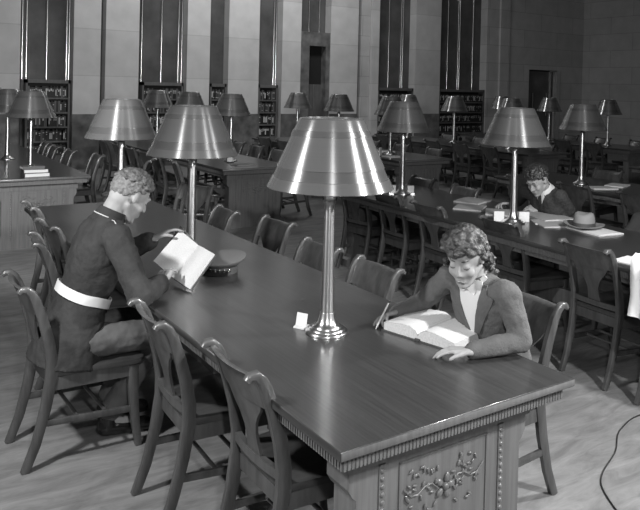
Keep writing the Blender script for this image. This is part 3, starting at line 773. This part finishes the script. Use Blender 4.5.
# ---- person in dark uniform
def uniformed():
    t = thing('person', 'person in dark uniform with white belt, hunched over a book, seen from behind', 'person', (-.28, 1.95, 0))
    root = t; t.location = (0, 0, 0)
    H = V((.005, 1.885, 1.225)); Rm = frame((.84, .12, -.56))
    body = MB(); P = head_parts(body, H, Rm, 1.03)
    neck = V((-.085, 1.915, 1.12))
    body.cap(neck, H+Rm @ V((-.035, 0, -.03)), .062, .060); body.cap(neck, H+Rm @ V((.0, 0, -.05)), .05, .05)
    body.cap((-.13, 1.93, .95), neck, .085, .055); body.cap((-.24, 1.95, .58), (-.13, 1.93, .95), .085, .085)
    sR, eR, wR = V((-.105, 1.735, 1.05)), V((-.055, 1.535, .815)), V((.095, 1.665, .825))
    sL, eL, wL = V((-.075, 2.10, 1.05)), V((-.03, 2.22, .815)), V((.175, 2.0, .965))
    for s_, e_, w_ in ((sR, eR, wR), (sL, eL, wL)):
        body.cap(V((-.11, 1.92, 1.03)), s_, .05, .042); body.cap(s_, e_, .045, .035); body.cap(e_, w_, .036, .026)
    hand_parts(body, wR, (.54, .76, .34), (-.55, -.25, .80), -1, .98, (.22, .28, .32, .38), (.4, .3))
    hand_parts(body, wL, (.84, -.25, .46), (-.40, .35, .85), 1, .98, (.28, .34, .38, .42), (.35, .5))
    hR, hL = V((-.27, 1.86, .53)), V((-.27, 2.05, .53)); kR, kL = V((.16, 1.84, .52)), V((.16, 2.08, .52))
    fR, fL = V((-.05, 1.94, .09)), V((.0, 2.14, .09))
    for h, k, f in ((hR, kR, fR), (hL, kL, fL)):
        body.cap(h, k, .075, .055); body.cap(k, f, .05, .035); body.cap(f, f+V((.10, -.02, -.04)), .035, .03)
    bd = soften(fuse('body', body, M['skin'], root, .0042, 4, head_deform(P, Rm, 1.03)), H, .15, 7)
    face_bits(root, P, Rm, 1.03, M['lips'], M['hair_f'], bd)
    def line(p): return (.066 if p.x > .06 else .066-(.06-p.x)*.9 if p.x > .02 else .030 if p.x > -.015 else .030-(-.015-p.x)*1.3)
    hb = MB(); hb.ell(P(-.022, 0, .050), (.082, .073, .078), Rm, 18, 12)
    hair_blobs(hb, P, Rm, 1.03, lambda p, d: p.z > max(.055, line(p)) and p.x < .085, 380, .0105, seed=4, lift=.003, base=(.099, .077, .094))
    fuse('hair', hb, M['hair_f'], root, .0042, 1)
    hb = MB()
    hair_blobs(hb, P, Rm, 1.03, lambda p, d: line(p) < p.z < .075 and p.x < .055, 420, .0085, seed=8, lift=-.001, base=(.0985, .0775, .0940))
    fuse('cropped_hair', hb, M['hair_c'], root, .0042, 3)
    # jacket
    j = MB()
    loftbody(j, [((-.285, 1.95, .432), .205, .175), ((-.27, 1.95, .52), .19, .152), ((-.222, 1.955, .66), .160, .122), ((-.19, 1.96, .755), .146, .112), ((-.155, 1.945, .87), .165, .128), ((-.13, 1.93, .96), .180, .130), ((-.115, 1.92, 1.04), .175, .105), ((-.098, 1.915, 1.095), .115, .082), ((-.085, 1.913, 1.13), .072, .07)], (0, 1, 0))
    for s_, e_, w_, sh in ((sR, eR, wR, V((.02, .01, .01))), (sL, eL, wL, V((.02, -.01, .01)))):
        j.cap(V((-.12, 1.92, 1.01)), s_, .09, .072); j.cap(s_, s_+(e_-s_)*.5, .070, .063); j.cap(s_+(e_-s_)*.5, e_, .064, .060); j.cap(e_, w_-(w_-e_)*.08, .060, .050)
    fuse('uniform_jacket', j, M['uniform'], root, .007, 5, noise=.016, nscale=.055)
    # collar, piping, strap, belt, cuffs buttons
    cd = (H+Rm @ V((-.03, 0, -.05))-neck).normalized(); sd = V((0, 1, 0)); fd = sd.cross(cd).normalized()
    def cring(h, r): return [neck+cd*h+sd*math.cos(a)*r*.98+fd*math.sin(a)*r*1.04 for a in (2*PI*k/32 for k in range(32))]
    MB().loft([cring(-.045, .086), cring(.0, .076), cring(.040, .072), cring(.042, .068), cring(-.02, .064)], caps=False).build('collar', M['uniform'], root, 60)
    c = cring(-.004, .0795); MB().tube(c+[c[0]], .0028, 6).build('collar_piping', M['piping'], root, 60)
    MB().tube([V((-.10, 1.835, 1.118)), V((-.104, 1.79, 1.122)), V((-.106, 1.745, 1.112)), V((-.10, 1.715, 1.09))], [.0025]*4, 6).build('shoulder_piping', M['piping'], root, 60)
    for dy in (-.03, .0): MB().ell(neck+cd*.01+fd*-.06+V((.02, dy-.02, 0)), (.008, .008, .008)).build('collar_badge', M['gold'], root, True)
    bl = MB(); rg = []
    for dz, k in ((-.022, 1), (.022, 1), (.022, .96), (-.022, .96)):
        cc = V((-.198+dz*.35, 1.96, .738+dz)); rg.append([cc+V((math.copysign(abs(math.sin(a))**.85, math.sin(a))*.124*k, math.copysign(abs(math.cos(a))**.8, math.cos(a))*.158*k, -math.sin(a)*.052)) for a in (2*PI*q/40 for q in range(40))])
    rg.append(rg[0]); bl.loft(rg, caps=False); bl.build('belt', M['belt'], root, 60)
    for e_, w_ in ((eR, wR),):
        d = (w_-e_).normalized(); mb = MB()
        rad = [V((.0, -.047, .012)), V((.0, -.045, -.012)), V((.012, -.046, .03))]
        for k in range(3): mb.ell(w_-d*(.02+.018*k)+V((.01, -.044, -.012+.006*k)), (.006, .006, .006), None, 8, 6)
        mb.build('cuff_button', M['gold'], root, True)
    tr = MB()
    for h, k, f in ((hR, kR, fR), (hL, kL, fL)):
        tr.cap(h, k, .088, .070); tr.cap(k, f+V((0, 0, .04)), .068, .058)
    tr.ell((-.28, 1.95, .53), (.12, .17, .085))
    fuse('trousers', tr, M['trousers'], root, .008, 5, noise=.014, nscale=.05)
    for f in (fR, fL):
        s_ = MB(); s_.cap(f+V((-.03, 0, -.045)), f+V((.17, -.03, -.055)), .042, .036); s_.cap(f+V((-.02, 0, -.04)), f+V((-.01, 0, .02)), .042, .042)
        o = fuse('shoe', s_, M['shoe'], root, .006, 4)
        for v in o.data.vertices: v.co.z = max(v.co.z, .002)
    return root
MAR = uniformed()
# the book the uniformed person holds
def held_book():
    t = thing('held_book', 'open printed book propped on the table in the uniformed sitter\'s hands', 'book')
    S0, S1 = V((.225, 1.83, .79)), V((.355, 1.83, .95)); u = (S1-S0)
    a, b = V((.012, -.165, -.012)), V((-.045, .115, .072)); b = b.normalized()*.155
    nrm = u.cross(a).normalized(); nrm = nrm if nrm.z > 0 else -nrm
    for nm, w in (('near', a), ('far', b)):
        nn = u.cross(w).normalized(); nn = nn if nn.x < 0 or nn.z > 0 else -nn
        if nn.dot(V((-1, -.5, .6))) < 0: nn = -nn
        mb = MB(); rings = []
        for k in range(7):
            f = k/6; bulge = .010*math.sin(PI*min(1, f*1.3))
            c = S0+w*f+nn*bulge; rings.append([c, c+u, c+u-nn*(.012+bulge), c-nn*(.012+bulge)])
        Mx = Matrix((w.normalized(), u.normalized(), nn)).transposed().to_4x4(); Mx.translation = S0
        inv = Mx.inverted(); mb.loft([[inv @ p for p in r] for r in rings])
        o = mb.build('page_block', M['page'], t, 30); o.matrix_local = Mx
        mb = MB(); q0 = S0-nn*.013-w*.01-u*.015; mb.loft([[q0, q0+w*1.08, q0+w*1.08+u*1.03, q0+u*1.03], [p-nn*.004 for p in (q0, q0+w*1.08, q0+w*1.08+u*1.03, q0+u*1.03)]])
        mb.build('cover', M['cover'], t)
held_book()

# ---- woman reading
def reader():
    root = thing('person', 'person in grey suit jacket and white blouse reading with pencil in hand', 'person')
    H = V((.935, .465, 1.118)); Rm = frame((-.84, -.42, -.44)); s = .95
    body = MB(); P = head_parts(body, H, Rm, s, .88, True)
    neck = V((1.015, .475, 1.02))
    body.cap(neck, H+Rm @ V((-.03, 0, -.04)), .05, .047); body.cap(neck, H+Rm @ V((0, 0, -.06)), .04, .04)
    body.cap((1.07, .475, .88), neck, .07, .045); body.cap((1.20, .51, .56), (1.07, .475, .88), .08, .08)
    sL, eL, wL = V((1.03, .318, .985)), V((1.05, .262, .812)), V((.835, .325, .790))
    sR, eR, wR = V((1.02, .635, .985)), V((1.01, .80, .83)), V((.862, .815, .795))
    for s_, e_, w_ in ((sL, eL, wL), (sR, eR, wR)):
        body.cap((1.04, .475, .97), s_, .042, .036); body.cap(s_, e_, .036, .03); body.cap(e_, w_, .03, .021)
    hand_parts(body, wL, (-.84, .52, .06), (.05, .1, 1), -1, .88, (.22, .28, .32, .38), (.35, .25), .10)
    hand_parts(body, wR, (-.92, -.10, -.02), (.1, .55, .80), 1, .88, (.40, .55, .75, .9), (.3, .6), .06)
    for y in (.43, .60):
        body.cap((1.24, y, .52), (.86, y, .52), .07, .05); body.cap((.86, y, .52), (.92, y, .08), .045, .032); body.cap((.92, y, .07), (.82, y, .04), .03, .024)
    bd = soften(fuse('body', body, M['skin_w'], root, .0038, 4, head_deform(P, Rm, s, .0025)), H, .14, 9)
    face_bits(root, P, Rm, s, M['lips'], M['hair_d'], bd)
    MB().lathe([(.0085, -.002), (.0098, 0), (.0085, .002)], 16, (0, 0, 0)).build('ring', M['chrome'], root, 60).location = wL+V((-.105, .05, -.004))
    hb = MB(); hb.ell(P(-.026, 0, .050), (.082*s, .076*s, .080*s), Rm, 18, 12); hb.ell(P(-.055, 0, -.02), (.050*s, .070*s, .085*s), Rm, 14, 10)
    def line(p): return .070 if p.x > .055 else .070-(.055-p.x)*1.3 if p.x > .0 else 0-(0-p.x)*2.6
    hair_blobs(hb, P, Rm, s, lambda p, d: p.z > .066+.007*math.sin(p.y*70) and .015 < p.x < .09, 95, .0155, base=(.100, .082, .102), seed=2, lift=.009)
    hair_blobs(hb, P, Rm, s, lambda p, d: p.z > line(p) and p.x < .062, 420, .0115, base=(.099, .080, .096), seed=5, lift=.004)
    rnd = random.Random(9)
    for k in range(330):
        a = rnd.uniform(-1, 1); z = rnd.uniform(-.205, .03); y = a*(.108 if z < -.02 else .092); x = -.082+.040*abs(a)**1.5+rnd.uniform(-.030, .014)
        q = Matrix.Rotation(rnd.uniform(0, PI), 3, 'Z') @ Matrix.Rotation(rnd.uniform(0, PI), 3, 'X'); rr = rnd.uniform(.009, .016)
        hb.ell(P(x, y, z), (rr*1.4*s, rr*.8*s, rr*.9*s), q, 10, 6)
    fuse('hair', hb, M['hair_w'], root, .0038, 1)
    j = MB()
    loftbody(j, [((1.24, .53, .50), .17, .14), ((1.20, .515, .62), .15, .12), ((1.14, .495, .74), .145, .11), ((1.085, .48, .86), .148, .110), ((1.05, .475, .94), .152, .098), ((1.03, .474, .99), .135, .072), ((1.022, .474, 1.02), .095, .06), ((1.018, .474, 1.04), .06, .055)], (0, 1, 0))
    for s_, e_, w_ in ((sL, eL, wL), (sR, eR, wR)):
        j.cap((1.05, .475, .955), s_, .068, .055); j.cap(s_, s_+(e_-s_)*.5, .055, .049); j.cap(s_+(e_-s_)*.5, e_, .049, .043); j.cap(e_, w_-(w_-e_)*.06, .043, .035)
    jk = fuse('suit_jacket', j, M['suit'], root, .006, 6, noise=.012, nscale=.06)
    # blouse panel and lapels follow the chest front
    from mathutils.bvhtree import BVHTree
    bv = BVHTree.FromPolygons([v.co for v in jk.data.vertices], [tuple(p.vertices) for p in jk.data.polygons])
    def front(y, z, off):
        hit = bv.ray_cast(V((.6, y, z)), V((1, 0, 0)))
        x = hit[0].x if hit[0] is not None else 1.0
        return V((x-off, y, z))
    def patch(name, rows, off, mat, th=.004):
        mb = MB(); rings = []
        for z, ya, yb in rows:
            fr = [front(ya+(yb-ya)*k/6, z, off) for k in range(7)]; rings.append(fr+[p+V((th, 0, 0)) for p in fr[::-1]])
        mb.loft(rings); return mb.build(name, mat, root, 40)
    C = .462
    patch('blouse', [(.80, C-.012, C+.012), (.86, C-.030, C+.030), (.92, C-.046, C+.046), (.97, C-.056, C+.056), (1.00, C-.060, C+.060), (1.022, C-.052, C+.052)], .004, M['blouse'])
    for sg in (-1, 1):
        patch('lapel', [(.80, C+sg*.010, C+sg*.035), (.88, C+sg*.034, C+sg*.078), (.94, C+sg*.050, C+sg*.105), (.965, C+sg*.054, C+sg*.115), (.975, C+sg*.056, C+sg*.085), (1.01, C+sg*.060, C+sg*.075)], .007, M['suit'], .005)
        MB().loft([[V((.955, C, .985)), V((.965, C+sg*.03, .965)), V((1.0, C+sg*.062, 1.035)), V((1.0, C+sg*.05, 1.045))], [V((.945, C, .985)), V((.955, C+sg*.03, .963)), V((.993, C+sg*.064, 1.036)), V((.993, C+sg*.052, 1.046))]]).build('blouse_collar', M['blouse'], root, 30)
    sk = MB()
    for y in (.43, .60): sk.cap((1.24, y, .52), (.88, y, .52), .095, .075); sk.cap((.88, y, .52), (.90, y, .40), .075, .08)
    sk.ell((1.24, .52, .53), (.13, .19, .10)); fuse('skirt', sk, M['suit'], root, .009, 5)
    for y in (.43, .60):
        s_ = MB(); s_.cap((.94, y, .045), (.80, y, .04), .036, .032); fuse('shoe', s_, M['shoe'], root, .006, 3)
    return root, wR
WOM, wR = reader()
o = MB().tube([(.722, .772, .762), (.735, .777, .775), (.815, .805, .850)], [.001, .004, .004], 8).build('pencil', M['paper'], None, 60); tag(o, 'white pencil held in the white bloused reader\'s writing hand', 'pencil')

# ---- man writing at the right table
def writer():
    root = thing('person', 'person in dark suit bent over, writing at the table with the hat', 'person')
    H = V((3.575, 2.295, 1.065)); Rm = frame((-.80, .02, -.62)); s = 1.0
    Rm = frame((-.84, -.10, -.52))
    body = MB(); P = head_parts(body, H, Rm, s)
    neck = V((3.675, 2.305, .985))
    body.cap(neck, H+Rm @ V((-.03, 0, -.04)), .056, .055)
    body.cap((3.76, 2.31, .80), neck, .075, .05); body.cap((3.93, 2.335, .56), (3.76, 2.31, .80), .09, .085)
    sL = V((3.70, 2.16, .94))
    eL, wL = V((3.82, 2.16, .82)), V((3.70, 2.36, .805))
    sR, eR, wR_ = V((3.68, 2.51, .94)), V((3.80, 2.68, .825)), V((3.70, 2.70, .80))
    for s_, e_, w_ in ((sL, eL, wL), (sR, eR, wR_)):
        body.cap((3.71, 2.305, .92), s_, .045, .04); body.cap(s_, e_, .042, .034); body.cap(e_, w_, .034, .025)
    hand_parts(body, wL, (-.45, .75, .1), (-.35, -.3, .9), -1, .95, (.4, .5, .55, .6), (.4, .4))
    hand_parts(body, wR_, (-.8, .35, -.05), (.1, .3, .9), 1, .95, (.5, .6, .7, .8), (.3, .5))
    for y in (2.24, 2.43): body.cap((3.96, y, .53), (3.62, y, .53), .07, .055); body.cap((3.62, y, .53), (3.66, y, .08), .05, .035)
    bd = soften(fuse('body', body, M['skin'], root, .0048, 4, head_deform(P, Rm, s)), H, .14, 4)
    face_bits(root, P, Rm, s, M['lips'], M['hair_d'], bd)
    def line(p): return .064 if p.x > .06 else .064-(.06-p.x)*1.5 if p.x > .015 else -.004-(.015-p.x)*1.2
    hb = MB(); hb.ell(P(-.022, 0, .050), (.082, .074, .078), Rm, 18, 12)
    hair_blobs(hb, P, Rm, s, lambda p, d: p.z > max(.05, line(p)) and p.x < .09, 260, .0125, base=(.100, .079, .098), seed=12, lift=.006)
    hair_blobs(hb, P, Rm, s, lambda p, d: p.z > line(p) and p.x < .06, 260, .010, base=(.0985, .0775, .094), seed=13, lift=-.001)
    fuse('hair', hb, M['hair_d'], root, .005, 2)
    j = MB()
    loftbody(j, [((3.97, 2.34, .50), .19, .15), ((3.92, 2.335, .62), .18, .14), ((3.83, 2.32, .76), .17, .12), ((3.75, 2.31, .87), .17, .115), ((3.71, 2.305, .94), .155, .09), ((3.69, 2.303, .978), .10, .072)], (0, 1, 0))
    for s_, e_, w_ in ((sL, eL, wL), (sR, eR, wR_)):
        j.cap((3.73, 2.305, .90), s_, .078, .062); j.cap(s_, e_, .062, .052); j.cap(e_, w_-(w_-e_)*.05, .052, .042)
    jk = fuse('suit_jacket', j, M['suit_d'], root, .008, 6, noise=.014, nscale=.06)
    from mathutils.bvhtree import BVHTree
    bv = BVHTree.FromPolygons([v.co for v in jk.data.vertices], [tuple(p.vertices) for p in jk.data.polygons])
    def front(y, z, off):
        hit = bv.ray_cast(V((3.2, y, z)), V((1, 0, 0))); return V(((hit[0].x if hit[0] is not None and hit[0].x < 3.75 else 3.64)-off, y, z))
    def patch(name, rows, off, mat):
        mb = MB(); rings = []
        for z, ya, yb in rows:
            fr = [front(ya+(yb-ya)*k/6, z, off) for k in range(7)]; rings.append(fr+[p+V((.005, 0, 0)) for p in fr[::-1]])
        mb.loft(rings); return mb.build(name, mat, root, 40)
    C = 2.303
    patch('shirt', [(.86, C-.008, C+.008), (.91, C-.034, C+.034), (.945, C-.05, C+.05), (.965, C-.055, C+.055)], .004, M['blouse'])
    patch('necktie', [(.85, C-.012, C+.012), (.90, C-.016, C+.016), (.945, C-.010, C+.010), (.965, C-.016, C+.016)], .010, M['tie'])
    cd = (H+Rm @ V((-.03, 0, -.05))-neck).normalized(); sd = V((0, 1, 0)); fd = sd.cross(cd).normalized()
    def cring(h, r): return [neck+cd*h+sd*math.cos(a)*r*.98+fd*math.sin(a)*r*1.04 for a in (2*PI*k/32 for k in range(32))]
    MB().loft([cring(-.03, .082), cring(.0, .070), cring(.026, .064), cring(.028, .061), cring(-.02, .062)], caps=False).build('shirt_collar', M['blouse'], root, 60)
    tr = MB()
    for y in (2.24, 2.43): tr.cap((3.96, y, .53), (3.62, y, .53), .09, .07); tr.cap((3.62, y, .53), (3.66, y, .10), .07, .058)
    fuse('trousers', tr, M['suit_d'], root, .01, 5)
    for y in (2.24, 2.43):
        s_ = MB(); s_.cap((3.68, y, .045), (3.50, y, .04), .042, .036); fuse('shoe', s_, M['shoe'], root, .008, 3)
    return root
writer()

# ------------------------------------------------------------------ camera and light
cam = bpy.data.cameras.new('camera'); co = bpy.data.objects.new('camera', cam); COL.objects.link(co); sc.camera = co
yaw, pitch, roll, f, cy0 = .5801, .012, .024, 711.85, 94.66
fw = V((math.sin(yaw)*math.cos(pitch), math.cos(yaw)*math.cos(pitch), -math.sin(pitch)))
r0 = V((math.cos(yaw), -math.sin(yaw), 0)); u0 = r0.cross(fw)
r = r0*math.cos(roll)+u0*math.sin(roll); u = -r0*math.sin(roll)+u0*math.cos(roll)
Mx = Matrix((r, u, -fw)).transposed().to_4x4(); Mx.translation = V((-1.1698, -1.6333, 1.80)); co.matrix_world = Mx
cam.sensor_fit = 'HORIZONTAL'; cam.sensor_width = 36; cam.lens = 36*f/640
cam.shift_x = 0; cam.shift_y = -(255-cy0)/640
cam.clip_start = .05; cam.clip_end = 100

def point(name, loc, power, rad=.07):
    l = bpy.data.lights.new(name, 'POINT'); l.energy = power; l.shadow_soft_size = rad
    o = bpy.data.objects.new(name, l); COL.objects.link(o); o.location = loc; return o
def spot(name, loc, to, power, ang, blend=.6, rad=.1):
    l = bpy.data.lights.new(name, 'SPOT'); l.energy = power; l.spot_size = math.radians(ang); l.spot_blend = blend; l.shadow_soft_size = rad
    o = bpy.data.objects.new(name, l); COL.objects.link(o); o.location = loc
    o.rotation_euler = (V(to)-V(loc)).to_track_quat('-Z', 'Y').to_euler(); return o
def spot(name, loc, to, power, ang, blend=.6, rad=.1):
    l = bpy.data.lights.new(name, 'SPOT'); l.energy = power; l.spot_size = math.radians(ang); l.spot_blend = blend; l.shadow_soft_size = rad
    o = bpy.data.objects.new(name, l); COL.objects.link(o); o.location = loc
    o.rotation_euler = (V(to)-V(loc)).to_track_quat('-Z', 'Y').to_euler(); return o
point('flash_left', (-1.28, 1.2, 2.0), 150)
point('flash_camera', (-.95, -1.75, 2.3), 170)
point('flash_right', (1.75, -1.5, 2.4), 310)
point('flash_side', (2.55, .0, 2.1), 160)
def spot(name, loc, to, power, ang, blend=.5, rad=.09):
    l = bpy.data.lights.new(name, 'SPOT'); l.energy = power; l.spot_size = math.radians(ang); l.spot_blend = blend; l.shadow_soft_size = rad
    o = bpy.data.objects.new(name, l); COL.objects.link(o); o.location = loc
    o.rotation_euler = (V(to)-V(loc)).to_track_quat('-Z', 'Y').to_euler(); return o
def area(name, loc, to, size, power):
    l = bpy.data.lights.new(name, 'AREA'); l.energy = power; l.shape = 'RECTANGLE'; l.size, l.size_y = size
    o = bpy.data.objects.new(name, l); COL.objects.link(o); o.location = loc
    o.rotation_euler = (V(to)-V(loc)).to_track_quat('-Z', 'Y').to_euler(); return o
point('flash_left', (-1.28, 1.2, 2.0), 40)
spot('flash_reflector', (-1.45, 1.6, 2.3), (1.6, 8.0, .9), 800, 50)
spot('flash_camera', (-.95, -1.75, 2.3), (.1, 1.9, .9), 52, 75, .8)
spot('flash_right', (1.75, -1.5, 2.4), (.7, 1.4, .7), 112, 84, .8)
spot('flash_side', (2.55, .0, 2.1), (.9, .8, .9), 55, 85, .7)
area('added_wall_fill', (6.3, 10.2, 6.3), (6.3, 13, 1.6), (6, .8), 205)  # added area light above the view, brightens the back wall
area('added_ambient_fill', (5, 5, HC-.05), (5, 5, 0), (10, 8), 8)  # added soft overhead fill for the ambient level, no real fixture

w = bpy.data.worlds.new('world'); sc.world = w; w.use_nodes = True
w.node_tree.nodes['Background'].inputs['Color'].default_value = g(.02)
sc.view_settings.view_transform = 'Standard'; sc.view_settings.look = 'None'; sc.view_settings.gamma = 1
sc.view_settings.use_curve_mapping = False; sc.view_settings.exposure = 0
